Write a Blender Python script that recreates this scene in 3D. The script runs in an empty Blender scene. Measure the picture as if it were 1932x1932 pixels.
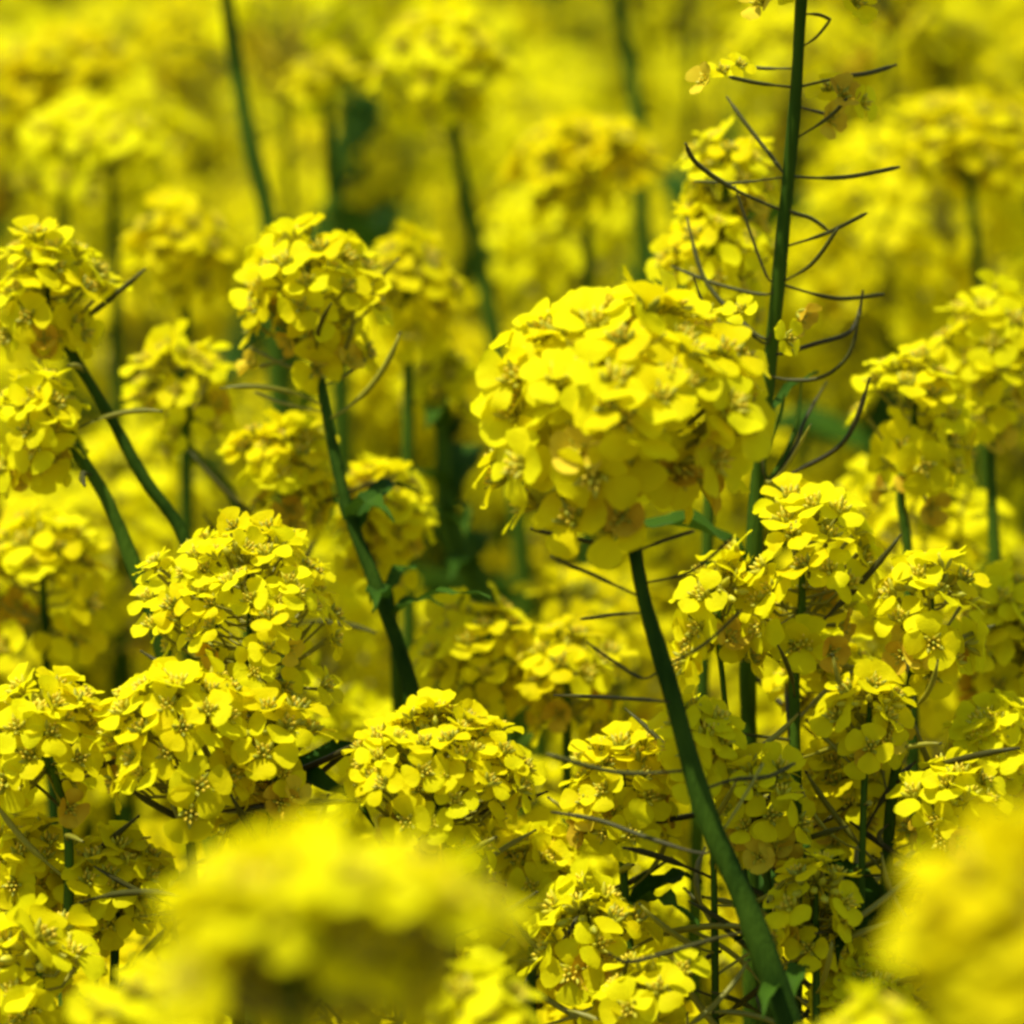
import bpy, math, random
import numpy as np
from mathutils import Vector, Matrix, Quaternion
SC = bpy.context.scene
COL = SC.collection
rnd = random.Random(7)
# ------------------------------------------------------------------ camera
PITCH = math.radians(15.0)
CAM = Vector((0.0, 0.0, 1.50))
FW = Vector((0, math.cos(PITCH), -math.sin(PITCH)))
UP = Vector((0, math.sin(PITCH), math.cos(PITCH)))
cd = bpy.data.cameras.new('camera'); cam = bpy.data.objects.new('camera', cd); COL.objects.link(cam)
cam.location = CAM; cam.rotation_euler = (math.pi/2 - PITCH, 0, 0)
cd.lens = 135; cd.sensor_width = 36; cd.clip_start = 0.02; cd.clip_end = 500
cd.dof.use_dof = True; cd.dof.focus_distance = 0.985; cd.dof.aperture_fstop = 8.6
SC.camera = cam
# ------------------------------------------------------------------ light
SUN = Vector((-0.42, -0.07, 1.25)).normalized()
w = bpy.data.worlds.new('World'); SC.world = w; w.use_nodes = True
nt = w.node_tree; nt.nodes.clear()
sky = nt.nodes.new('ShaderNodeTexSky'); sky.sky_type = 'NISHITA'; sky.sun_disc = False
sky.sun_elevation = math.asin(SUN.z); sky.sun_rotation = math.atan2(SUN.x, SUN.y)
bg = nt.nodes.new('ShaderNodeBackground'); bg.inputs['Strength'].default_value = 0.11
wo = nt.nodes.new('ShaderNodeOutputWorld')
nt.links.new(sky.outputs[0], bg.inputs[0]); nt.links.new(bg.outputs[0], wo.inputs[0])
sl = bpy.data.lights.new('sun', 'SUN'); sl.energy = 4.2; sl.angle = math.radians(0.5); sl.color = (1.0, 0.97, 0.90)
so = bpy.data.objects.new('sun', sl); COL.objects.link(so); so.location = (0, 0, 5)
so.rotation_euler = SUN.to_track_quat('Z', 'Y').to_euler()
SC.view_settings.view_transform = 'Standard'; SC.view_settings.look = 'None'
SC.view_settings.gamma = 1.0; SC.view_settings.exposure = 0.64
SC.render.engine = 'CYCLES'
cy = SC.cycles
cy.max_bounces = 12; cy.diffuse_bounces = 9; cy.transmission_bounces = 8; cy.glossy_bounces = 2
cy.use_denoising = True; cy.filter_width = 2.9
cy.caustics_reflective = False; cy.caustics_refractive = False

def at(x, y, d):                     # point seen at (x, y) of the 1932-pixel-wide photo at depth d
    k = d / 7245.0
    return CAM + FW*d + Vector((1, 0, 0))*((x-966)*k) - UP*((y-966)*k)
def pxm(p, d): return p*d/7245.0
# ------------------------------------------------------------------ materials
def leafy(name, c1, c2, trans, rough, scale, spec=0.3, c3=None, stretch=None, bump=0.15, tcol=None):
    m = bpy.data.materials.new(name); m.use_nodes = True
    t = m.node_tree; n = t.nodes; n.clear()
    out = n.new('ShaderNodeOutputMaterial')
    tc = n.new('ShaderNodeTexCoord')
    no = n.new('ShaderNodeTexNoise'); no.inputs['Scale'].default_value = scale; no.inputs['Detail'].default_value = 3
    if stretch:
        mp = n.new('ShaderNodeMapping'); mp.inputs['Scale'].default_value = stretch
        t.links.new(tc.outputs['Object'], mp.inputs[0]); src = mp.outputs[0]
    else: src = tc.outputs['Object']
    t.links.new(src, no.inputs['Vector'])
    oi = n.new('ShaderNodeObjectInfo')
    add = n.new('ShaderNodeMath'); add.operation = 'MULTIPLY_ADD'
    t.links.new(oi.outputs['Random'], add.inputs[0]); add.inputs[1].default_value = 0.5
    t.links.new(no.outputs['Fac'], add.inputs[2])
    cr = n.new('ShaderNodeValToRGB'); e = cr.color_ramp.elements
    e[0].position = 0.35; e[0].color = (*c1, 1); e[1].position = 0.9; e[1].color = (*c2, 1)
    if c3 is not None:
        x = e.new(1.1 if False else 1.0); x.color = (*c3, 1)
    t.links.new(add.outputs[0], cr.inputs[0])
    p = n.new('ShaderNodeBsdfPrincipled'); p.inputs['Roughness'].default_value = rough
    p.inputs['Specular IOR Level'].default_value = spec
    t.links.new(cr.outputs[0], p.inputs['Base Color'])
    n2 = n.new('ShaderNodeTexNoise'); n2.inputs['Scale'].default_value = scale*9
    t.links.new(src, n2.inputs['Vector'])
    b = n.new('ShaderNodeBump'); b.inputs['Strength'].default_value = bump; b.inputs['Distance'].default_value = 0.0004
    t.links.new(n2.outputs['Fac'], b.inputs['Height']); t.links.new(b.outputs[0], p.inputs['Normal'])
    if trans > 0:
        tr = n.new('ShaderNodeBsdfTranslucent')
        if tcol is None: t.links.new(cr.outputs[0], tr.inputs['Color'])
        else: tr.inputs['Color'].default_value = (*tcol, 1)
        mx = n.new('ShaderNodeMixShader'); mx.inputs[0].default_value = trans
        t.links.new(p.outputs[0], mx.inputs[1]); t.links.new(tr.outputs[0], mx.inputs[2])
        t.links.new(mx.outputs[0], out.inputs[0])
    else:
        t.links.new(p.outputs[0], out.inputs[0])
    return m
PETAL = leafy('petal_yellow', (0.83, 0.685, 0.002), (0.88, 0.83, 0.005), 0.52, 0.6, 60, 0.03, bump=.6)
FADED = leafy('faded_petal', (0.50, 0.27, 0.006), (0.70, 0.54, 0.02), 0.30, 0.7, 90, 0.05)
BUD = leafy('bud_green', (0.26, 0.27, 0.008), (0.55, 0.50, 0.012), 0.10, 0.5, 120)
ANTH = leafy('anther_ochre', (0.66, 0.46, 0.01), (0.80, 0.62, 0.02), 0.0, 0.7, 300)
STEM = leafy('stem_green', (0.010, 0.030, 0.002), (0.055, 0.105, 0.006), 0.0, 0.7, 40, 0.03, bump=1.0, stretch=(3, 3, .35))
THIN = leafy('pedicel_olive', (0.12, 0.12, 0.006), (0.26, 0.235, 0.010), 0.0, 0.5, 60, 0.3)
POD = leafy('pod_olive_brown', (0.030, 0.024, 0.004), (0.060, 0.060, 0.006), 0.0, 0.5, 60, 0.15)
LEAF = leafy('leaf_green', (0.012, 0.045, 0.003), (0.045, 0.100, 0.006), 0.25, 0.6, 30, 0.03, bump=0.5)
SOIL = leafy('soil_brown', (0.045, 0.030, 0.016), (0.12, 0.085, 0.05), 0.0, 0.95, 14, 0.1, bump=1.0)
MATS = [PETAL, FADED, BUD, ANTH, STEM, THIN, POD, LEAF]
YP, YF, YB, YA, YS, YT, YO, YL = range(8)
# ------------------------------------------------------------------ mesh collector
class MB:
    def __init__(s): s.v = []; s.f = []; s.m = []
    def add(s, vs, fs, m, M=None):
        o = len(s.v)
        if M is not None: vs = [M @ Vector(p) for p in vs]
        s.v.extend([tuple(p) for p in vs]); s.f.extend([tuple(i+o for i in f) for f in fs])
        s.m.extend([m]*len(fs) if isinstance(m, int) else m)
    def join(s, o, M, remap=None):
        vs = np.array(o.v); R = np.array(M)
        vs = vs @ R[:3, :3].T + R[:3, 3]
        k = len(s.v); s.v.extend(map(tuple, vs.tolist()))
        s.f.extend([tuple(i+k for i in f) for f in o.f])
        s.m.extend(o.m if remap is None else [remap.get(i, i) for i in o.m])
    def tube(s, pts, rad, m, n=6, cap=True):
        P = [Vector(p) for p in pts]; vs = []; fs = []
        up = Vector((0.31, 0.77, 0.55))
        for i, p in enumerate(P):
            t = (P[min(i+1, len(P)-1)] - P[max(i-1, 0)]).normalized()
            a = t.cross(up)
            if a.length < 0.05: a = t.cross(Vector((1, 0, 0)))
            a.normalize(); b = t.cross(a); r = rad[i] if not isinstance(rad, (int, float)) else rad
            for k in range(n):
                g = 2*math.pi*k/n; vs.append(p + a*(r*math.cos(g)) + b*(r*math.sin(g)))
        for i in range(len(P)-1):
            for k in range(n):
                fs.append((i*n+k, i*n+(k+1) % n, (i+1)*n+(k+1) % n, (i+1)*n+k))
        if cap:
            vs.append(P[-1]); e = len(vs)-1; q = (len(P)-1)*n
            fs += [(q+k, q+(k+1) % n, e) for k in range(n)]
        s.add(vs, fs, m)
    def blob(s, c, ax, L, r, m, n=6, k=4):
        ax = Vector(ax).normalized()
        pts = []; rr = []
        for i in range(k+1):
            t = i/k; pts.append(Vector(c) + ax*(L*(t-0.5))); rr.append(max(r*math.sin(math.pi*(0.06+0.9*t)), r*0.08))
        s.tube(pts, rr, m, n)
    def mesh(s, name):
        used = sorted(set(s.m)); mp = {u: i for i, u in enumerate(used)}
        me = bpy.data.meshes.new(name); me.from_pydata(s.v, [], s.f)
        for u in used: me.materials.append(MATS[u])
        me.polygons.foreach_set('material_index', [mp[i] for i in s.m])
        me.polygons.foreach_set('use_smooth', [True]*len(s.f)); me.update()
        return me
def obj(name, me, parent=None, M=None):
    o = bpy.data.objects.new(name, me); COL.objects.link(o)
    if parent is not None: o.parent = parent
    if M is not None: o.matrix_basis = M
    return o
def frame(p, z, spin=0.0, s=1.0):
    z = Vector(z).normalized(); q = z.to_track_quat('Z', 'Y') @ Quaternion((0, 0, 1), spin)
    return Matrix.LocRotScale(Vector(p), q, Vector((s, s, s)))
# ------------------------------------------------------------------ flower
PW = [(0, .10), (.20, .12), (.32, .34), (.46, .66), (.62, .88), (.78, .93), (.91, .78), (1.0, .44)]
PWL = [(0, .10), (.32, .36), (.6, .88), (.86, .84), (1.0, .42)]
def petal(r, L, W, open_, lod):
    prof = PWL if lod else PW; nv = 3 if lod else 5
    e0 = math.radians(78); e1 = math.radians(2 + 50*(1-open_) + r.uniform(-16, 14))
    x = z = 0.0; last = 0; vs = []; fs = []
    tw = r.uniform(-.25, .25); cup = r.uniform(-.10, .30); wv = r.uniform(0, 6.3); wa = r.uniform(.02, .08)*L
    for i, (u, wd) in enumerate(prof):
        e = e0 + (e1-e0)*min(1, max(0, (u-.12)/.42))**0.8 - max(0, u-.7)*r.uniform(.0, 1.2)
        x += math.cos(e)*(u-last)*L; z += math.sin(e)*(u-last)*L; last = u
        for j in range(nv):
            v = -1 + 2*j/(nv-1); y = v*wd*W*.5
            zz = z + cup*W*(v*v)*wd*.35 + wa*math.sin(wv+v*2.6+u*4)*u
            xx = x - (0.10*L*(1-v*v*1.0)*0 + (v*v)*.05*L*(u > .9)) - (0.03*L if (u == 1.0 and abs(v) < .1) else 0)
            vs.append((xx, y*math.cos(tw*u) - 0*zz, zz + y*math.sin(tw*u)))
    for i in range(len(prof)-1):
        for j in range(nv-1):
            a = i*nv+j; fs.append((a, a+nv, a+nv+1, a+1))
    return vs, fs
def flower(seed, open_=1.0, lod=0, mat=YP):
    r = random.Random(seed); mb = MB()
    base = r.uniform(-.12, .12)
    for k in range(4):
        a = k*math.pi/2 + base + r.uniform(-.16, .16) + (.10 if k % 2 else -.10)
        vs, fs = petal(r, 0.0099*r.uniform(.9, 1.08), .0100*r.uniform(.90, 1.1), open_, lod)
        mb.add(vs, fs, mat, Matrix.Rotation(a, 4, 'Z') @ Matrix.Translation((.0006, 0, 0)))
    if lod == 0:
        for k in range(4):               # sepals
            a = math.pi/4 + k*math.pi/2; c = Vector((math.cos(a), math.sin(a), 0))
            mb.blob(c*.0020 + Vector((0, 0, .0022)), c*.9 + Vector((0, 0, 1.4)), .0062, .0010, YB, 4, 3)
        for k in range(6):
            a = k*math.pi/3 + .3; c = Vector((math.cos(a), math.sin(a), 0)); h = .0038 if k % 3 else .0030
            p0 = c*.0008; p1 = c*.0016 + Vector((0, 0, h))
            mb.tube([p0, p1], .00022, YB, 3, False); mb.blob(p1 + Vector((0, 0, .0006)), c*.4 + Vector((0, 0, 1)), .0020, .00055, YA, 4, 3)
        mb.tube([(0, 0, 0), (0, 0, .0050)], .00055, YB, 4)
    else:
        mb.blob((0, 0, .003), (0, 0, 1), .006, .0012, YB, 4, 2)
    return mb
FL = [flower(i) for i in range(8)] + [flower(20+i, .45) for i in range(3)]
FF = [flower(40+i, .5, 0, YF) for i in range(2)]
LF = [flower(60+i, 1.0, 1) for i in range(6)] + [flower(70+i, .4, 1) for i in range(2)]
FLM = [f.mesh('flower') for f in FL]; FFM = [f.mesh('flower') for f in FF]
# ------------------------------------------------------------------ flower head
def head_layout(r, R, H, n, thmax=1.95, s=1.0, low=0, lowd=0.03, gap=None):
    """R, H in metres; origin at ellipsoid centre, +Z the stalk's axis. -> list of (pos, normal, open, faded)."""
    out = []; g = r.uniform(0, 6.28); l0 = r.uniform(0, 6.28); l1 = r.uniform(0, 6.28); lk = r.uniform(.05, .2); cm = math.cos(thmax); b = H/(1-cm)
    for i in range(n):
        t = ((i+.5)/n)**.88; c = 1 - t*(1-cm); th = math.acos(c); ph = g + i*2.39996 + r.uniform(-.3, .3)
        if gap and th > gap[2] and abs((ph-gap[0]+math.pi) % (2*math.pi)-math.pi) < gap[1]: continue
        if r.random() < (.38 if th > 1.2 else .07): continue
        k = r.uniform(.76, 1.10)*(1 + lk*math.cos(ph-l0) + .08*math.cos(3*ph-l1))
        p = Vector((R*math.sin(th)*math.cos(ph)*k, R*math.sin(th)*math.sin(ph)*k, b*c*r.uniform(.86, 1.06)))
        nn = Vector((math.sin(th)*math.cos(ph), math.sin(th)*math.sin(ph), c*R/b + .95)).normalized()
        nn = (nn + Vector((r.gauss(0, .28), r.gauss(0, .28), r.gauss(0, .2)))).normalized()
        out.append((p, nn, 1.0 if t > .12 else .45, False))
    for i in range(low):
        ph = r.uniform(0, 6.28)
        if gap and abs((ph-gap[0]+math.pi) % (2*math.pi)-math.pi) < gap[1]: continue
        k = r.uniform(.35, 1.05)
        p = Vector((R*math.cos(ph)*k, R*math.sin(ph)*k, b*cm - r.uniform(0, lowd)))
        nn = Vector((math.cos(ph), math.sin(ph), r.uniform(-.3, .8))).normalized()
        out.append((p, nn, 1.0, r.random() < .28))
    return out, b
def build_raceme(mb, r, lay, b, s, detail=True):
    """rachis, pedicels and the buds at the tip"""
    zt = b*.55
    zb = -(b*.5+.004)
    mb.tube([(0, 0, zb), (0, 0, zt)], [.0016*s, .0007*s], YS if detail else YT, 5)
    for p, nn, o_, fd in lay:
        a = Vector((0, 0, min(zt, max(zb, p.z - max(.006, math.hypot(p.x, p.y)*.55)))))
        base = p - nn*.001
        mid = (a + base)*.5 + Vector((p.x, p.y, 0))*.10 - Vector((0, 0, .002))
        mb.tube([a, mid, base], [.0006*s, .0005*s, .0008*s], YT, 4 if detail else 3, False)
    for i in range(16 if detail else 7):
        ph = i*2.4; rr = .0009*math.sqrt(i)*1.6*s*2
        c = Vector((rr*math.cos(ph), rr*math.sin(ph), b*.86 - rr*.5))
        mb.blob(c, c - Vector((0, 0, b*.3)), .006*s, .0016*s, YB, 5, 3)
        mb.tube([(0, 0, zt), c], .0004*s, YT, 3, False)
LHEADS = []
for i in range(7):
    r = random.Random(100+i); mb = MB()
    R = .030; H = [.036, .030, .044, .050, .034, .040, .058][i]
    lay, b = head_layout(r, R, H, [40, 30, 36, 44, 26, 36, 48][i], [1.8, 1.7, 2.1, 2.2, 1.9, 2.0, 2.3][i], low=[4, 3, 8, 8, 5, 8, 12][i], lowd=.025)
    build_raceme(mb, r, lay, b, 1, False)
    for p, nn, o_, fd in lay:
        f = LF[r.randrange(6)] if o_ > .6 else LF[6+r.randrange(2)]
        mb.join(f, frame(p, nn, r.uniform(0, 6.28), r.uniform(.85, 1.1)), {YP: YF} if (fd and r.random() < .6) else None)
    for q in range(14):              # young pods and stalks under the flowers
        a = q*2.4; z0 = -b*.5 - .002*q
        mb.tube([(0, 0, z0), (math.cos(a)*.012, math.sin(a)*.012, z0+.006), (math.cos(a)*.024, math.sin(a)*.024, z0+.017)], [.0007, .0009, .0006], YT, 4)
    mb.tube([(0, 0, -b*.5), (0, 0, -b*.5-.03)], .0012, YT, 4)
    LHEADS.append(mb.mesh('flower_head'))
# ------------------------------------------------------------------ leaves, pods
def leaf_mb(seed, L=.09, W=.022):
    r = random.Random(seed); mb = MB(); vs = []; fs = []; n = 10
    x = z = 0; e = math.radians(r.uniform(35, 60)); c = r.uniform(.7, 1.9); ph = r.uniform(0, 6)
    for i in range(n+1):
        u = i/n; wd = W*(.30 + .7*math.sin(math.pi*min(1, u*.95+.12)))*(1-u**5)
        for j in range(5):
            v = -1+j/2; y = v*wd*.5
            vs.append((x, y + .002*math.sin(u*11+ph)*u, z + abs(v)*wd*.22 + .0022*math.sin(u*17+v*3+ph)*abs(v)))
        x += math.cos(e)*L/n; z += math.sin(e)*L/n; e -= c/n
    for i in range(n):
        for j in range(4):
            a = i*5+j; fs.append((a, a+5, a+6, a+1))
    mb.add(vs, fs, YL); return mb
LEAVES = [leaf_mb(i, .05+.012*(i % 5), .010+.004*(i % 4)).mesh('leaf') for i in range(8)]
def pod_mb(seed, L=.034, straight=False):
    """a thin pedicel carrying a thin curved seed pod; +Z outward"""
    r = random.Random(seed); mb = MB(); c = r.uniform(.2, .9); pts = []; rad = []
    x = z = 0; e = 0
    for i in range(11):
        u = i/10; pts.append((x, 0, z))
        rad.append(.00040 if u < .38 else (.00085*(1-max(0, u-.8)*3.6) if u < .97 else .0003))
        x += math.sin(e)*L/10; z += math.cos(e)*L/10; e += c/10
    mb.tube(pts, rad, YO if seed % 2 else YT, 5); mb.blob(pts[-1], (0, 0, 1), .0014, .0005, YO, 4, 2)
    return mb
PODS = [pod_mb(i, .026+.004*(i % 4)).mesh('pod') for i in range(8)]
def smooth(pts, k=5):
    P = [pts[0]] + list(pts) + [pts[-1]]; out = []
    for i in range(1, len(P)-2):
        a, b, c, d = P[i-1], P[i], P[i+1], P[i+2]
        for j in range(k):
            t = j/k
            out.append(.5*((2*b) + (c-a)*t + (2*a-5*b+4*c-d)*t*t + (3*b-a-3*c+d)*t**3))
    out.append(P[-2]); return out
# ------------------------------------------------------------------ ground
me = bpy.data.meshes.new('ground'); N = 60; vs = []; fs = []
def gz(x, y): return .012*math.sin(x*5.1+y*1.3)*math.sin(y*4.3) + .008*math.sin(x*13+y*9)
xs = [-60+120*((i/N)) for i in range(N+1)]
xs = [math.copysign(abs(x/60)**2.2*60, x) for x in xs]
for yy in xs:
    for xx in xs: vs.append((xx, yy+2, gz(xx, yy+2) if abs(xx) < 8 and abs(yy) < 8 else 0))
for i in range(N):
    for j in range(N):
        a = i*(N+1)+j; fs.append((a, a+1, a+N+2, a+N+1))
me.from_pydata(vs, [], fs); me.materials.append(SOIL); me.polygons.foreach_set('use_smooth', [True]*len(fs))
g = obj('ground', me); g['kind'] = 'structure'
# ------------------------------------------------------------------ plants
def thing(label, base, group='rapeseed plants in the field'):
    o = bpy.data.objects.new('rapeseed_plant', None); COL.objects.link(o); o.location = base
    o.empty_display_size = .05
    o['label'] = label; o['category'] = 'rapeseed plant'; o['group'] = group
    return o
def plant(label, d, heads, stem, sw=(14, 22), n=None, fs=1.0, merged=False, pods=0, side=2, pod_lines=(), leaves=(), d2=None,
          thmax=1.95, low=6, lowd=40, seed=None, tilt=0.0, ty=0.0, lf=0, gap=None, group='rapeseed plants in the field', sidelow=(.07, .20)):
    """heads: (cx, y0, y1, width) in photo px; stem: photo px from the head down, d..d2 its depth."""
    r = random.Random(seed if seed is not None else int(abs(hash_(label))))
    d2 = d2 if d2 is not None else d
    if not merged: fs *= .88; n = None if n is None else min(97, int(n*1.18))
    S = [at(x, y, d + (d2-d)*i/max(1, len(stem)-1)) for i, (x, y) in enumerate(stem)]
    last = S[-1]; dr = (S[-1]-S[-2]).normalized()
    Z = last.z
    k = min(.9, max(-.9, dr.x/max(.2, -dr.z))); ky = min(.5, max(-.5, dr.y/max(.2, -dr.z)))
    ext = []
    for q in (.12, .3, .6, 1.0):
        ext.append(Vector((last.x + k*Z*(q - q*q*.6)*.6, last.y + ky*Z*(q-q*q*.6)*.6, Z*(1-q))))
    P = smooth(S, 6) + smooth([last]+ext, 5)[1:]
    base = Vector((P[-1].x, P[-1].y, 0))
    root = thing(label, base, group)
    L = [0]
    for a, b in zip(P, P[1:]): L.append(L[-1]+(b-a).length)
    r0, r1 = pxm(sw[0], d)/2, pxm(sw[1], d)/2
    Lv = L[min(len(P)-1, 6*(len(S)-1))] or .1
    def rad(l): return r0 + (r1-r0)*min(1, l/Lv) + max(0, l-Lv)*.0022
    mb = MB()
    mb.tube([p-base for p in P], [rad(l)*(1+.06*math.sin(l*170)) for l in L], YS, 9)
    def pt(l):
        for i in range(len(P)-1):
            if L[i+1] >= l: return P[i].lerp(P[i+1], (l-L[i])/max(1e-6, L[i+1]-L[i])), (P[i]-P[i+1]).normalized()
        return P[-1], Vector((0, 0, 1))
    # heads
    for hi, (cx, y0, y1, wd) in enumerate(heads):
        R = pxm(wd/2, d) - .006*fs; H = (pxm(y1-y0, d) - .008*fs)*(.74 if low else 1); lowe = pxm(y1-y0, d)*.30 + pxm(lowd, d)*.5
        R = max(R, .008); H = max(H, .010)
        cm = math.cos(thmax); b = H/(1-cm)
        cen = at(cx, y0, d) - UP*(b + .006*fs)
        ax = Vector((0, 0, 1)) + Vector((tilt, ty, 0))
        A = int(2*math.pi*R*(R+b)*.5/(.000062*fs*fs)) if n is None else n
        M = frame(cen-base, ax, r.uniform(0, 6.28)); gp = gap
        if gap:
            v = M.to_3x3().inverted() @ (CAM-cen); gp = (math.atan2(v.y, v.x)+gap[0], gap[1], gap[2])
        lay, b = head_layout(r, R, H, max(12, min(A, 95)), thmax, fs, int(low*1.6), lowe, gp)
        hb = MB(); build_raceme(hb, r, lay, b, fs)
        if merged:
            for p, nn, o_, fd in lay:
                f = FL[r.randrange(8)] if o_ > .6 else FL[8+r.randrange(3)]
                hb.join(f, frame(p, nn, r.uniform(0, 6.28), fs*r.uniform(.88, 1.1)))
            obj('flower_head', hb.mesh('flower_head'), root, M)
        else:
            h = obj('flower_head', hb.mesh('flower_head'), root, M)
            for p, nn, o_, fd in lay:
                fm = FFM[r.randrange(2)] if fd else (FLM[r.randrange(8)] if o_ > .6 else FLM[8+r.randrange(3)])
                obj('flower', fm, h, frame(p, nn, r.uniform(0, 6.28), fs*r.uniform(.86, 1.12)*(.72 if fd else 1)))
        # join the rachis foot to the stem
        foot = M @ Vector((0, 0, -(b*.5+.004))); top = P[0]-base
        if hi == 0:
            mb.tube(smooth([M @ Vector((0, 0, b*.2)), foot.lerp(top, .3), top], 4), [r0*.55]*4+[r0*.75]*4+[r0], YS, 7)
        else:
            q, tt = pt(.10+.05*hi)
            mb.tube(smooth([M @ Vector((0, 0, b*.2)), foot, foot.lerp(q-base, .55)-Vector((0, 0, .01)), q-base], 4), [r0*.5]*4+[r0*.6]*8+[r0*.8], YS, 6)
    # side branches with lower heads
    for i in range(side*2):
        l = min(L[-1]*.9, r.uniform(*sidelow)+.03); q, tt = pt(l+.06)
        a = r.uniform(0, 6.28); rr = r.uniform(.03, .09)
        e = q + Vector((math.cos(a)*rr, abs(math.sin(a))*rr*.8, .06)); q = q-base; e = e-base
        mb.tube(smooth([e, e-Vector((0, 0, .02)), q.lerp(e, .4)+Vector((math.cos(a), math.sin(a), 0))*.01, q], 4), [.0010]*5+[.0014]*7+[.0018], YS, 6)
        hm = LHEADS[r.randrange(7)]
        obj('flower_head', hm, root, frame(e, (r.uniform(-.3, .3), r.uniform(-.3, .3), 1), r.uniform(0, 6), r.uniform(.75, 1.05)))
    obj('stem', mb.mesh('stem'), root)
    # pods round the rachis
    for i in range(pods):
        l = .004 + i*.0062 + r.uniform(0, .003); q, tt = pt(l); a = i*2.4+r.uniform(-.3, .3)
        z = Vector((math.cos(a), math.sin(a), r.uniform(.15, .9)))
        obj('pod', PODS[r.randrange(8)], root, frame(q-base, z, r.uniform(0, 6.28), r.uniform(.8, 1.15)))
    for pl in pod_lines:                 # pods seen one by one: photo px, optional depth drift and thickness
        pts, dz, wpx, mt = pl
        m2 = MB(); dd = d
        # the stem's own depth where the pod leaves it
        best = min(range(len(P)), key=lambda i: ((P[i]-at(pts[0][0], pts[0][1], d)).length))
        dd = (P[best]-CAM).dot(FW)
        Q = smooth([P[best]-base] + [at(x, y, dd + dz*i/(len(pts)-1)) - base for i, (x, y) in enumerate(pts) if (at(x, y, dd)-P[best]).length > .004], 5)
        kk = len(Q); rr = pxm(wpx, d)/2
        m2.tube(Q, [rr*(.62 if i < kk*.35 else (1.0 if i < kk*.85 else .55)) for i in range(kk)], mt, 6)
        obj('pod', m2.mesh('pod'), root)
    for (x, y, ang, sc) in leaves:       # leaves: where they leave the stem, heading, size
        q = at(x, y, d) - base
        best = min(P, key=lambda p: (p-at(x, y, d)).length); q = best-base
        obj('leaf', LEAVES[r.randrange(8)], root, Matrix.LocRotScale(q, Matrix.Rotation(ang, 3, 'Z').to_quaternion(), Vector((sc, sc, sc))))
    for i in range(lf):
        q, tt = pt(.16 + .09*i + r.uniform(0, .05)); sc = r.uniform(.7, 1.1)
        obj('leaf', LEAVES[r.randrange(8)], root, Matrix.LocRotScale(q-base, Matrix.Rotation(r.uniform(0, 6.28), 3, 'Z').to_quaternion(), Vector((sc, sc, sc))))
    return root
def hash_(s):
    h = 5381
    for c in s: h = (h*33+ord(c)) & 0xffffffff
    return h
F = 'rapeseed plants in sharp focus'; G = 'blurred rapeseed plants in the foreground'; B = 'softly blurred rapeseed plants behind the sharp ones'
PI = math.pi
# --- the main plant
plant('rapeseed plant with the largest round yellow head, on a thick dark green leaning stalk', .935,
      [(1172, 538, 880, 540)], [(1172, 900), (1186, 965), (1215, 1130), (1262, 1290), (1330, 1530), (1400, 1690), (1490, 1935)], (22, 56),
      n=70, fs=1.24, low=26, lowd=150, thmax=1.85, side=0, lf=0, group=F, d2=.93, seed=11,
      pod_lines=[([(1180, 1040), (1090, 1018), (1000, 998)], .01, 8, YO), ([(1205, 1138), (1120, 1085), (1040, 1050)], -.01, 8, YO),
                 ([(1210, 1155), (1160, 1160), (1095, 1168)], .01, 7, YO), ([(1215, 1280), (1160, 1250), (1105, 1210)], 0, 7, YO),
                 ([(1300, 1475), (1170, 1458), (1030, 1422)], .0, 9, YO), ([(1312, 1478), (1380, 1472), (1450, 1465), (1500, 1440)], .015, 9, YO),
                 ([(1325, 1610), (1220, 1580), (1130, 1548), (1040, 1532)], .02, 9, YO), ([(1400, 1760), (1300, 1785), (1190, 1815), (1148, 1798)], -.01, 9, YO),
                 ([(1200, 1030), (1250, 1020), (1310, 1002)], .01, 8, YO), ([(1225, 1110), (1300, 1080), (1385, 1012)], -.01, 8, YO),
                 ([(1280, 1262), (1330, 1215), (1400, 1150)], 0, 7, YO), ([(1240, 1322), (1140, 1316), (1045, 1312)], .06, 8, YO),
                 ([(1345, 1575), (1400, 1510), (1440, 1440)], .01, 7, YT)],
      leaves=[(1460, 1900, 1.2, .3), (1450, 1870, 4.4, .3)])
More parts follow.
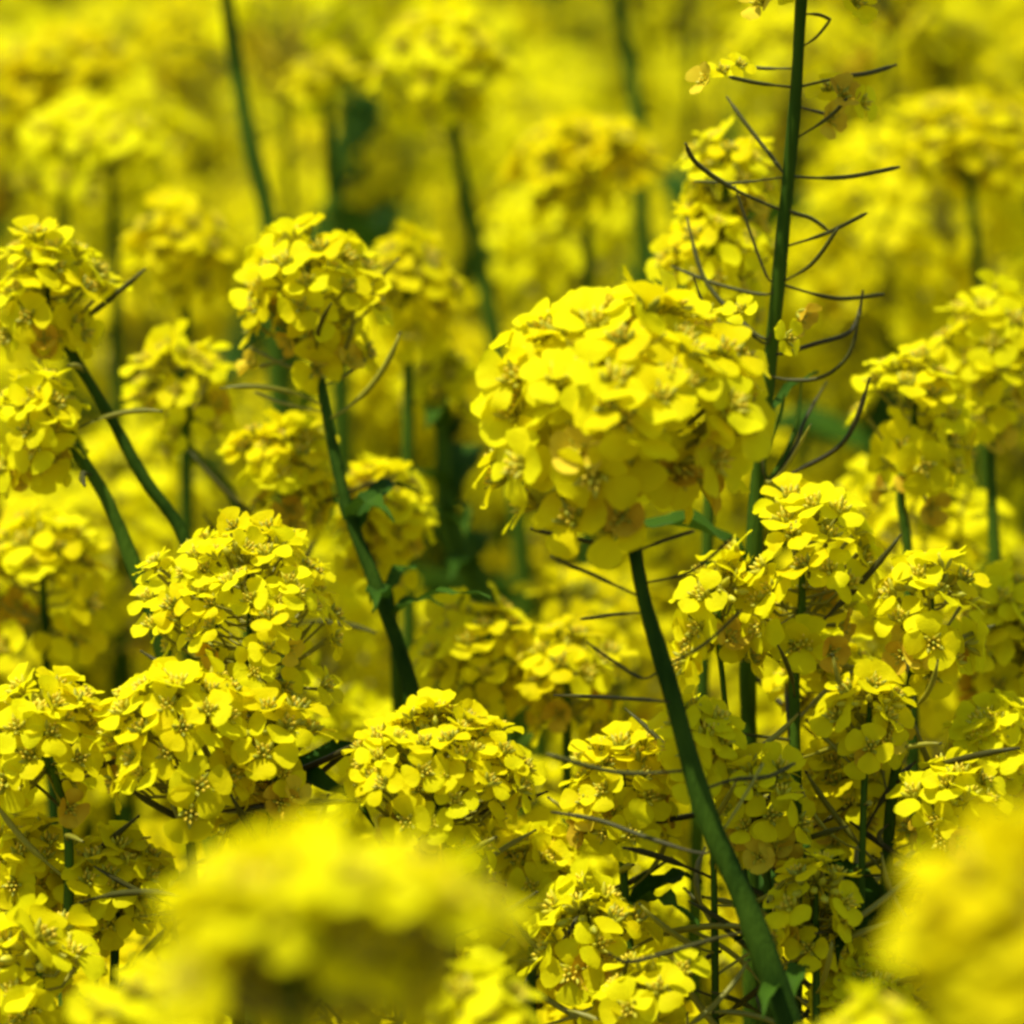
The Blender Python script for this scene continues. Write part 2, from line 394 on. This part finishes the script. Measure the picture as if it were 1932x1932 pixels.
# --- the tall one in seed
TP = [([(1493, 132), (1440, 129), (1396, 122)], .01, 7, YO), ([(1488, 186), (1431, 157), (1376, 145)], -.01, 8, YO),
      ([(1484, 330), (1451, 290), (1401, 225), (1371, 182)], .01, 8, YO), ([(1471, 352), (1391, 345), (1310, 342)], .02, 6, YO),
      ([(1468, 417), (1391, 360), (1316, 310), (1293, 270)], -.015, 10, YO), ([(1452, 530), (1416, 440), (1386, 350)], .0, 6, YO),
      ([(1446, 556), (1356, 537), (1266, 502)], .02, 7, YO), ([(1446, 648), (1400, 618), (1341, 600), (1306, 515)], -.01, 8, YO),
      ([(1445, 640), (1381, 590), (1326, 520), (1296, 410)], .015, 9, YO), ([(1523, 25), (1545, 28), (1568, 38)], 0, 7, YO),
      ([(1514, 100), (1540, 70), (1566, 38)], 0, 6, YO), ([(1505, 160), (1591, 145), (1640, 138), (1692, 122)], .01, 9, YO),
      ([(1506, 285), (1566, 220), (1598, 185)], -.01, 8, YO), ([(1504, 204), (1550, 213), (1592, 220)], .02, 7, YO),
      ([(1497, 343), (1591, 335), (1698, 315)], 0, 9, YO), ([(1490, 398), (1530, 412), (1566, 438)], .01, 8, YO),
      ([(1482, 492), (1560, 440), (1636, 402)], 0, 8, YO), ([(1478, 560), (1530, 500), (1581, 430)], -.015, 8, YO),
      ([(1471, 553), (1576, 563), (1668, 555)], .01, 8, YO), ([(1462, 668), (1540, 648), (1608, 622), (1628, 548)], .01, 9, YO),
      ([(1452, 708), (1540, 715), (1601, 670), (1622, 590)], -.01, 8, YO), ([(1446, 905), (1520, 880), (1586, 840), (1618, 785), (1641, 712)], -.01, 10, YO),
      ([(1446, 900), (1480, 860), (1502, 800), (1512, 720)], .01, 10, YS), ([(1446, 905), (1495, 850), (1520, 790), (1560, 720)], .015, 8, YO),
      ([(1440, 860), (1470, 790), (1480, 740)], -.005, 7, YS), ([(1445, 905), (1480, 885), (1530, 800)], -.02, 7, YT)]
tall = plant('tallest rapeseed plant, its straight dark stalk ringed by thin bare pods up past the top', 1.0,
      [(1540, -330, -60, 300)], [(1520, -80), (1512, 0), (1500, 200), (1481, 400), (1462, 600), (1442, 780), (1430, 900), (1413, 1230), (1413, 1400), (1420, 1932)], (22, 40), d2=1.06,
      fs=.9, side=1, pod_lines=TP, low=0, lf=2, group=F, seed=12, sidelow=(.25, .3), leaves=[(1430, 900, .9, .3), (1430, 905, 2.2, .3)])
tb = tall.location
for i, (x, y, dd, s, nx, nz) in enumerate([(1335, 155, -.005, .72, -.6, .5), (1362, 140, .01, .7, .1, .9), (1392, 128, .01, .65, .5, .8), (1440, 8, .0, .9, -.4, .5), (1475, -8, .01, .8, -.4, .8),
        (1608, 10, .0, .9, .5, .5), (1585, 185, .01, .85, .3, .7), (1622, 195, .012, .8, .6, .2), (1566, 175, .02, .9, -.2, .9), (1560, 225, .02, .8, .4, .1), (1480, 640, .01, .8, .5, .2), (1400, 590, .01, .7, -.3, .6), (1505, 590, .02, .8, .6, -.2)]):
    obj('flower', FLM[i % 8] if i % 3 else FFM[i % 2], tall, frame(at(x, y, 1.0+dd)-tb, (nx, -.5, nz), i, s*.78))
# --- sharp heads
plant('rapeseed plant whose round dome of small sharp petals sits alone left of the curved stalk', 1.0, [(470, 968, 1270, 400)], [(455, 1230), (430, 1330), (440, 1500), (450, 1932)], (15, 26), fs=.72, pods=9, low=10, lowd=30, side=2, thmax=1.8, group=F, seed=22, n=92)
plant('rapeseed plant with a broad uneven head of bright petals, just below the small-petalled dome', .975, [(350, 1238, 1540, 330), (520, 1290, 1480, 190)], [(350, 1500), (365, 1700), (350, 1932)], (15, 26), fs=.92, pods=8, low=6, side=2, group=F, seed=23)
plant('rapeseed plant with a sharp head cut by the left edge, beside the broad uneven head', .98, [(85, 1262, 1470, 290)], [(100, 1450), (130, 1600), (120, 1932)], (15, 26), fs=.88, pods=8, low=10, lowd=70, side=2, group=F, seed=24)
plant('rapeseed plant with a sharp low dome of petals right behind the big blurred foreground head', .985, [(822, 1310, 1560, 350)], [(830, 1500), (850, 1700), (840, 1932)], (15, 26), fs=.76, pods=9, low=12, lowd=60, side=3, thmax=1.75, group=F, seed=25, n=84)
plant('rapeseed plant with a loose sharp head on an upright stalk right of the leaning one', 1.005, [(1515, 905, 1205, 290), (1355, 1035, 1220, 160)], [(1497, 1180), (1500, 1400), (1505, 1700), (1500, 1932)], (20, 28), fs=.92, pods=16, low=10, lowd=50, side=2, thmax=2.1, group=F, seed=26, sidelow=(.1, .2))
plant('rapeseed plant with a small compact sharp head over a bent stalk near the right edge', 1.0, [(1757, 1030, 1245, 225)], [(1735, 1210), (1715, 1310), (1696, 1420), (1678, 1560), (1660, 1932)], (17, 28), fs=.90, pods=15, low=8, lowd=40, side=2, thmax=2.1, group=F, seed=27,
      leaves=[(1680, 1760, 2.2, .5), (1676, 1740, 0.9, .5), (1676, 1780, 4.3, .5), (1674, 1800, 5.2, .5), (1674, 1820, 1.5, .6), (1674, 1840, 3.6, .5)])
plant('short rapeseed plant with a ragged row of flowers just left of the main leaning stalk', 1.0, [(1175, 1362, 1560, 240)], [(1170, 1520), (1180, 1700), (1200, 1932)], (14, 22), fs=.90, pods=10, low=12, lowd=60, side=3, group=F, seed=28, thmax=2.0,
      leaves=[(1180, 1720, .7, .6), (1190, 1740, 5.0, .6)])
plant('rapeseed plant with a head of large round petals in the bottom left corner', .955, [(75, 1690, 1940, 230)], [(80, 1900), (60, 2050), (50, 2200)], (15, 24), fs=1.12, pods=4, low=6, side=1, group=F, seed=29)
plant('short rapeseed plant with a low sharp head right of the big blurred foreground head', .975, [(1110, 1640, 1830, 220)], [(1120, 1800), (1130, 1932), (1130, 2100)], (14, 22), fs=1.0, pods=6, low=10, lowd=90, side=2, group=F, seed=30)
plant('lowest sharp rapeseed plant at the bottom edge, left of the foot of the leaning stalk', .95, [(1230, 1775, 1950, 230)], [(1230, 1932), (1235, 2050), (1240, 2200)], (14, 22), fs=.95, pods=5, low=8, side=2, group=F, seed=31)
plant('rapeseed plant with scattered flowers at the right edge above the blurred corner head', 1.01, [(1880, 1300, 1500, 200)], [(1850, 1480), (1840, 1700), (1830, 1932)], (14, 22), fs=.88, n=44, pods=14, low=8, lowd=60, side=2, group=F, seed=32)
plant('rapeseed plant with a thin low head between the two upright olive stalks', 1.02, [(1600, 1380, 1560, 190)], [(1600, 1540), (1590, 1700), (1580, 1932)], (14, 22), fs=.86, n=44, pods=16, low=8, lowd=60, side=2, group=F, seed=33, leaves=[(1590, 1760, 2., .5), (1590, 1790, 5, .5)])
plant('low rapeseed plant with few flowers below the two upright olive stalks at the bottom', .98, [(1620, 1790, 1960, 200)], [(1610, 1932), (1610, 2050), (1600, 2200)], (14, 22), fs=.9, n=44, pods=6, low=6, side=1, group=F, seed=34)
plant('low rapeseed plant with small flowers between the corner head and the blurred foreground head', .99, [(215, 1560, 1730, 230)], [(220, 1700), (215, 1850), (210, 2000)], (14, 22), fs=.85, n=34, pods=12, low=10, lowd=60, side=2, group=F, seed=35)
plant('low rapeseed plant under the broad uneven head, mostly pods and a few flowers', 1.0, [(480, 1420, 1560, 200)], [(500, 1500), (520, 1700), (520, 1932)], (14, 22), fs=.82, n=36, pods=16, low=6, side=1, group=F, seed=36, leaves=[(600, 1400, 1.4, .6), (600, 1420, .2, .5), (590, 1400, 5.8, .6)])
plant('low rapeseed plant with half hidden flowers right of the sharp low dome', 1.01, [(1010, 1560, 1720, 190)], [(1010, 1690), (1005, 1800), (1000, 1932)], (14, 22), fs=.85, n=44, pods=14, low=8, side=2, group=F, seed=37)
plant('low rapeseed plant with a small dim head over the foot of the podded stalk', .985, [(1435, 1405, 1600, 210)], [(1440, 1570), (1450, 1700), (1450, 1932)], (12, 20), fs=.86, pods=14, low=10, lowd=50, side=2, group=F, seed=38)
plant('rapeseed plant with a small sharp head between the podded stalk foot and the bent stalk', .99, [(1640, 1255, 1400, 170)], [(1640, 1390), (1630, 1500), (1620, 1932)], (12, 18), fs=.82, pods=12, low=8, lowd=40, side=2, group=F, seed=91)
plant('small rapeseed plant with a sharp head touching the right side of the leaning stalk', .985, [(1320, 1300, 1440, 150)], [(1325, 1430), (1345, 1600), (1350, 1932)], (10, 16), fs=.82, pods=12, low=8, lowd=40, side=2, group=F, seed=92)
plant('low rapeseed plant with a ragged head just above the blurred corner head', .985, [(1790, 1420, 1580, 210)], [(1780, 1570), (1780, 1700), (1780, 1932)], (12, 18), fs=.85, pods=14, low=10, lowd=60, side=2, group=F, seed=93)
plant('low rapeseed plant with a ragged head right of the leaning stalk, above its leaves', .97, [(1540, 1600, 1760, 190)], [(1540, 1750), (1540, 1850), (1540, 2000)], (12, 18), fs=.85, pods=14, low=10, lowd=60, side=2, group=F, seed=94)
plant('low rapeseed plant with a sharp head at the left edge above the large round petals', .99, [(50, 1530, 1680, 200)], [(60, 1670), (60, 1850), (50, 2000)], (12, 18), fs=.85, pods=14, low=10, lowd=60, side=2, group=F, seed=95)
# --- foreground, out of focus
plant('big blurred rapeseed plant at the bottom, its dark stalk tip showing under the head', .635, [(600, 1555, 1860, 700)], [(540, 1670), (545, 1760), (552, 1932), (556, 2300)], (34, 44), n=64, fs=1.1, merged=True, low=14, lowd=40, side=0, thmax=1.6, group=G, seed=41, lf=0, tilt=-.05, ty=.30, gap=(.1, .36, .95))
plant('very blurred rapeseed plant filling the bottom right corner', .60, [(1950, 1540, 1930, 450)], [(1910, 1800), (1895, 1950), (1900, 2200)], (30, 44), n=60, fs=1.2, merged=True, low=10, side=0, thmax=2.0, group=G, seed=42, lf=0)
plant('blurred rapeseed plant at the bottom edge between the corner head and the big blurred head', .80, [(300, 1790, 2050, 330)], [(330, 2000), (340, 2100), (350, 2300)], (20, 34), fs=1.0, merged=True, low=6, side=0, group=G, seed=43, lf=0)
plant('blurred rapeseed plant at the bottom edge left of the blurred corner head', .78, [(1650, 1850, 2100, 260)], [(1660, 2000), (1660, 2100), (1660, 2300)], (20, 34), fs=1.0, merged=True, low=6, side=0, group=G, seed=44, lf=0)
plant('blurred rapeseed plant at the bottom edge directly right of the big blurred head', .84, [(900, 1800, 2050, 250)], [(900, 2000), (900, 2100), (900, 2300)], (20, 34), fs=1.0, merged=True, low=6, side=0, group=G, seed=45, lf=0)
# --- just behind focus
plant('rapeseed plant with a soft round head on a long curved green stalk with tiny leaves', 1.07, [(585, 415, 650, 285)], [(592, 560), (600, 680), (625, 830), (662, 980), (712, 1110), (775, 1300), (800, 1500)], (14, 36), fs=.92, pods=6, low=10, lowd=60, side=1, thmax=1.8, group=B, seed=51, d2=1.05, sidelow=(.25, .3),
      leaves=[(672, 1010, .9, .42), (720, 1140, 1.0, .45), (735, 1160, 4.6, .45), (740, 1180, 5.6, .4), (666, 1000, 5.3, .4), (675, 1020, 1.9, .42), (730, 1180, 1.8, .45), (745, 1190, .3, .35)],
      pod_lines=[([(592, 712), (540, 690), (470, 655)], .0, 7, YT), ([(610, 740), (650, 710), (700, 670)], 0, 7, YT), ([(600, 800), (530, 760), (480, 740)], .01, 6, YT)])
plant('rapeseed plant with a soft high head at the left edge and a long slanting stalk', 1.06, [(90, 420, 645, 250)], [(105, 600), (120, 640), (210, 790), (270, 900), (335, 990), (380, 1100)], (18, 28), fs=.98, pods=3, low=8, lowd=30, side=0, thmax=1.8, group=B, seed=52)
plant('rapeseed plant with a small faded head at the left edge on a short slanting stalk', 1.05, [(75, 690, 900, 200)], [(120, 790), (145, 850), (200, 940), (250, 1060), (290, 1160)], (20, 34), fs=.85, n=24, pods=3, low=8, lowd=30, side=0, group=B, seed=53)
plant('rapeseed plant with a tilted oval head between the slanting stalk and the curved stalk', 1.13, [(342, 618, 815, 215)], [(345, 780), (360, 850), (440, 940), (460, 1100)], (14, 24), fs=.95, low=4, side=1, tilt=-.3, group=B, seed=54, sidelow=(.1, .2))
plant('rapeseed plant with a blurred head at the left edge, left of the small-petalled dome', 1.12, [(80, 950, 1190, 270)], [(85, 1150), (90, 1300), (100, 1500)], (14, 24), fs=1.05, low=6, side=2, group=B, seed=55)
plant('rapeseed plant whose flowers crowd behind the podded stalk, above the main head', 1.10, [(1345, 375, 600, 250), (1370, 240, 400, 190)], [(1350, 560), (1350, 700), (1340, 900)], (14, 24), fs=.90, low=6, side=1, thmax=2.2, group=B, seed=56, sidelow=(.15, .2))
plant('rapeseed plant with a soft head between the podded stalk and the right edge, mid height', 1.08, [(1725, 650, 905, 245)], [(1700, 900), (1700, 950), (1712, 1030), (1720, 1200)], (16, 24), fs=.95, low=8, lowd=50, side=2, thmax=2.1, group=B, seed=57)
plant('rapeseed plant with a soft head cut by the right edge, higher than its left neighbour', 1.12, [(1872, 525, 790, 230)], [(1870, 760), (1870, 900), (1880, 1100)], (16, 24), fs=1.0, low=8, lowd=50, side=2, thmax=2.2, group=B, seed=58)
plant('rapeseed plant with a soft low head behind the leaning stalk, above the ragged row', 1.10, [(900, 1120, 1320, 260)], [(900, 1300), (900, 1400), (900, 1500)], (14, 24), fs=.95, low=8, lowd=50, side=2, group=B, seed=59)
plant('rapeseed plant with a wide dim head left of the leaning stalk, below the main head', 1.09, [(1070, 1170, 1350, 220)], [(1070, 1330), (1070, 1450), (1070, 1600)], (14, 24), fs=.95, low=8, lowd=50, side=2, group=B, seed=60)
plant('rapeseed plant with pale soft flowers between the curved stalk and the main head', 1.12, [(720, 860, 1060, 190)], [(730, 1040), (740, 1150), (750, 1300)], (14, 24), fs=.9, low=8, n=34, side=2, group=B, seed=61)
plant('rapeseed plant with dim flowers left of the long curved stalk, under its head', 1.10, [(540, 780, 960, 200)], [(540, 940), (540, 1050), (540, 1300)], (14, 24), fs=.9, low=8, n=34, side=2, group=B, seed=62, pods=8)
plant('rapeseed plant with a soft head at the right edge below the higher neighbours', 1.07, [(1890, 1060, 1290, 190)], [(1880, 1250), (1880, 1400), (1880, 1500)], (14, 24), fs=.9, low=8, side=2, group=B, seed=63, n=30)
plant('rapeseed plant with scattered flowers right under the podded stalk node', 1.04, [(1560, 1180, 1360, 200)], [(1560, 1320), (1560, 1450), (1560, 1500)], (12, 20), fs=.85, low=8, side=2, group=B, seed=64, n=24, pods=10)
# --- farther, blurred
C_ = 'blurred rapeseed plants farther back'
plant('far blurred rapeseed plant with a round head at the top, above a long bent stalk', 1.38, [(830, 5, 195, 275)], [(842, 175), (850, 230), (873, 340), (900, 470), (935, 650), (960, 800)], (22, 36), fs=1.1, merged=True, low=3, side=0, group=C_, seed=71, thmax=1.7)
plant('far blurred rapeseed plant whose stalk crosses the top edge left of centre', 1.34, [(420, -330, -120, 260)], [(425, -140), (428, 0), (450, 150), (476, 290), (507, 420), (520, 600)], (24, 40), fs=1.1, merged=True, low=3, side=0, group=C_, seed=72, leaves=[(445, 140, 2.9, .3)])
plant('far blurred rapeseed plant whose stalk crosses the top edge right of centre', 1.48, [(1140, -300, -120, 240)], [(1150, -140), (1165, 0), (1180, 90), (1200, 200), (1210, 350)], (24, 32), fs=1.1, merged=True, low=3, side=0, group=C_, seed=73)
plant('far blurred rapeseed plant with a sunlit sloping head at the top left corner', 1.50, [(100, 50, 230, 330)], [(100, 220), (110, 300), (120, 500)], (18, 28), fs=1.1, merged=True, low=3, side=1, group=C_, seed=74, tilt=-.2)
plant('far blurred rapeseed plant with a flat head and thin stalk below the corner head', 1.38, [(165, 190, 315, 290)], [(205, 250), (210, 330), (215, 470), (220, 650)], (16, 24), fs=1.05, merged=True, low=3, side=1, thmax=1.5, group=C_, seed=75)
plant('far blurred rapeseed plant with broad green leaves on its stalk, behind the soft round head', 1.45, [(610, 90, 190, 170)], [(612, 170), (620, 260), (626, 340), (634, 430), (640, 600)], (14, 44), fs=.9, n=14, merged=True, low=0, side=0, group=C_, seed=76, leaves=[(624, 380, 1.2, .28), (628, 410, 4.4, .28)])
plant('far blurred rapeseed plant with a wide flat head right of the long bent stalk', 1.34, [(1110, 215, 370, 300)], [(1110, 330), (1110, 450), (1110, 600)], (16, 24), fs=1.05, merged=True, low=4, side=2, group=C_, seed=77, thmax=1.7)
plant('far blurred rapeseed plant with a ball of flowers in the top right corner', 1.60, [(1785, 20, 160, 180)], [(1785, 150), (1790, 250), (1790, 500)], (16, 24), fs=1.1, merged=True, low=3, side=1, group=C_, seed=78)
plant('far blurred rapeseed plant with a wide head under the ball of flowers, right edge', 1.34, [(1825, 165, 350, 270)], [(1830, 330), (1840, 450), (1850, 600)], (16, 24), fs=1.05, merged=True, low=6, side=2, group=C_, seed=79)
plant('far blurred rapeseed plant with dark green leaves behind and left of the main head', 1.22, [(830, 640, 800, 160)], [(830, 760), (835, 850), (850, 1000), (900, 1100), (930, 1200)], (18, 60), fs=.9, n=16, merged=True, low=0, side=0, group=C_, seed=80, lf=0,
      leaves=[(832, 860, 0.9, .5), (840, 930, 4.2, .5), (835, 900, 1.6, .55), (845, 980, 5.0, .55), (860, 1010, 2.0, .5), (880, 1080, 1.2, .6), (900, 1080, 4.4, .6), (832, 820, 4.6, .5), (835, 950, 1.3, .6), (850, 1000, 4.9, .6)])
plant('far blurred rapeseed plant with a dim head left of the soft round head', 1.25, [(350, 370, 520, 220)], [(350, 500), (350, 600), (350, 700)], (16, 24), fs=1.0, merged=True, low=6, side=2, group=C_, seed=81)
plant('far blurred rapeseed plant with a dim head right of the soft round head', 1.2, [(770, 430, 600, 200)], [(770, 580), (770, 700), (770, 800)], (16, 24), fs=1.0, merged=True, low=6, side=2, group=C_, seed=82)
# ------------------------------------------------------------------ the field behind
PROTOS = []
def proto(k):
    r = random.Random(500+k); root = thing('blurred rapeseed plant in the field', (0, 0, 0), 'rapeseed plants in the field behind')
    mb = MB(); top = 1.15; a = r.uniform(0, 6.28); bend = r.uniform(.02, .07)
    P = [Vector((math.cos(a)*bend*math.sin(i/8*2.4), math.sin(a)*bend*math.sin(i/8*2.4), top*i/8)) for i in range(9)]
    P = smooth(P, 3); mb.tube(P, [.0045*(1-i/len(P))+.0014 for i in range(len(P))], YS, 6)
    obj('flower_head', LHEADS[k % 7], root, frame(P[-1]+Vector((0, 0, .02)), (r.uniform(-.2, .2), r.uniform(-.2, .2), 1), 0, r.uniform(.95, 1.15)))
    for i in range(5):
        f = .58 + .066*i; q = P[int(f*(len(P)-1))]; b = i*2.4+r.uniform(-.4, .4); rr = r.uniform(.05, .11)
        e = q + Vector((math.cos(b)*rr, math.sin(b)*rr, r.uniform(.10, .22))); e.z = min(e.z, top-.03)
        mb.tube(smooth([q, q.lerp(e, .5)+Vector((math.cos(b), math.sin(b), 0))*.02, e], 4), [.0022]*4+[.0017]*4+[.0012], YS, 5)
        obj('flower_head', LHEADS[(k+i*3) % 7], root, frame(e, (math.cos(b)*.3, math.sin(b)*.3, 1), i, r.uniform(.7, 1.0)))
    for i in range(12):
        q = P[int((.38+.05*i)*(len(P)-1))]; sc = r.uniform(1.2, 2.0)
        obj('leaf', LEAVES[r.randrange(8)], root, Matrix.LocRotScale(q, Matrix.Rotation(i*2.4, 3, 'Z').to_quaternion(), Vector((sc, sc, sc))))
    obj('stem', mb.mesh('stem'), root)
    return root
PROTOS = [proto(k) for k in range(8)]
def label_for(u, d):
    if d > 2.7: return 'tiny distant rapeseed plant in the farthest yellow mass behind all others'
    if d > 1.9: return 'distant rapeseed plant melting into the yellow blur along the top'
    side = 'on the left' if u < -.33 else ('on the right' if u > .33 else 'near the middle')
    return 'soft rapeseed plant filling the field %s behind the sharp flowers' % side
spots = []
tries = 0
while len(spots) < 232 and tries < 40000:
    tries += 1
    d = 1.03 + 2.4*rnd.random()**1.45
    hw = .1333*d + .12 + .05*d
    x = rnd.uniform(-hw, hw); y = d*math.cos(PITCH) + .04
    ms = .075 if d < 2 else .095
    if any((x-a)**2+(y-b)**2 < ms*ms for a, b, _, _ in spots): continue
    h = rnd.uniform(.25, .48) if not 1.3 < d < 1.85 else rnd.uniform(.15, .46)
    h += (.05 if d < 1.35 else 0)
    xp = 966 + x*7245/d; yp = 966 + (math.tan(math.atan2(h, d*math.cos(PITCH))-PITCH))*7245
    if d < 1.17 and yp < 1130 + max(0, 1.10-d)*1500: continue
    if any(a < xp < b and yp < yy and d < dd for a, b, yy, dd in ((300, 620, 470, 1.42), (760, 1010, 620, 1.42), (1080, 1280, 240, 1.55), (0, 330, 330, 1.5), (960, 1250, 330, 1.4), (1640, 1932, 300, 1.5), (540, 700, 420, 1.5))): continue
    spots.append((x, y, d, 1.5-h))
for i, (x, y, d, top) in enumerate(spots):
    src = PROTOS[i % 8]
    if i < 8: o = src
    else:
        o = src.copy(); COL.objects.link(o)
        for ch in list(src.children):
            c = ch.copy(); COL.objects.link(c); c.parent = o
    s = top/1.19
    o.location = (x, y, 0); o.rotation_euler = (rnd.uniform(-.03, .03), rnd.uniform(-.03, .03), rnd.uniform(0, 6.28)); o.scale = (1, 1, s)
    o['label'] = label_for(x/(.1333*d), d)

# ------------------------------------------------------------------ the crop beyond, which reads as one mass
def crop():
    r = np.random.default_rng(5); V = []; Fc = []; Mt = []; off = 0
    def quads(c, a, b, m):               # c, a, b: (n,3) centre and half axes, slightly folded
        nonlocal off
        n = len(c); q = np.stack([c-a-b, c+a-b, c+a+b, c-a+b], 1).reshape(-1, 3)
        V.append(q); Fc.append(np.arange(4*n).reshape(n, 4)+off); Mt.append(np.full(n, m)); off += 4*n
    nP = 2600
    y = 3.25 + 6.5*r.random(nP)**1.3; x = (r.random(nP)*2-1)*(.25*y+.5); zt = 1.5 - r.uniform(.26, .55, nP)
    for k in range(nP):
        near = y[k] < 5; nf = 44 if near else 18; s = 1 if near else 1.7
        th = np.arccos(1-r.random(nf)*1.4); ph = r.random(nf)*6.283
        nn = np.stack([np.sin(th)*np.cos(ph), np.sin(th)*np.sin(ph), np.cos(th)], 1)
        c = np.array([x[k], y[k], zt[k]-.03]) + nn*[.034, .034, .034*(1+r.random())]*r.uniform(.8, 1.1, (nf, 1))
        n2 = nn + [0, 0, .8] + r.normal(0, .4, (nf, 3)); n2 /= np.linalg.norm(n2, axis=1)[:, None]
        a = np.cross(n2, r.normal(0, 1, (nf, 3))); a /= np.linalg.norm(a, axis=1)[:, None]; b = np.cross(n2, a)
        for sg in (-1, 1):
            quads(c + a*.0045*s*sg + n2*.001, (a + n2*.3*sg)*.0042*s, b*.0065*s, 0)
        st = np.array([[x[k], y[k], zt[k]-.05-.55]]); h = np.array([[0, 0, .55]])
        quads(st, np.array([[.0022, 0, 0]]), h, 1); quads(st, np.array([[0, .0022, 0]]), h, 1)
        nl = 4; q = np.array([x[k], y[k], 0]) + np.stack([r.normal(0, .04, nl), r.normal(0, .04, nl), zt[k]-r.uniform(.15, .5, nl)], 1)
        a = r.normal(0, 1, (nl, 3))*[1, 1, .3]; a /= np.linalg.norm(a, axis=1)[:, None]; b = np.cross(a, [0, 0, 1])
        quads(q, a*.04, b*.011, 2)
    V = np.concatenate(V); Fc = np.concatenate(Fc); Mt = np.concatenate(Mt)
    me = bpy.data.meshes.new('rapeseed_crop'); me.vertices.add(len(V)); me.vertices.foreach_set('co', V.ravel())
    me.loops.add(Fc.size); me.loops.foreach_set('vertex_index', Fc.ravel().astype(np.int32))
    me.polygons.add(len(Fc)); me.polygons.foreach_set('loop_start', np.arange(0, Fc.size, 4, dtype=np.int32))
    for m in (PETAL, STEM, LEAF): me.materials.append(m)
    me.polygons.foreach_set('material_index', Mt.astype(np.int32)); me.update(); me.validate()
    o = obj('rapeseed_crop', me); o['kind'] = 'stuff'; o['label'] = 'far yellow mass of rapeseed crop beyond the last separate plants'; o['category'] = 'crop'
crop()
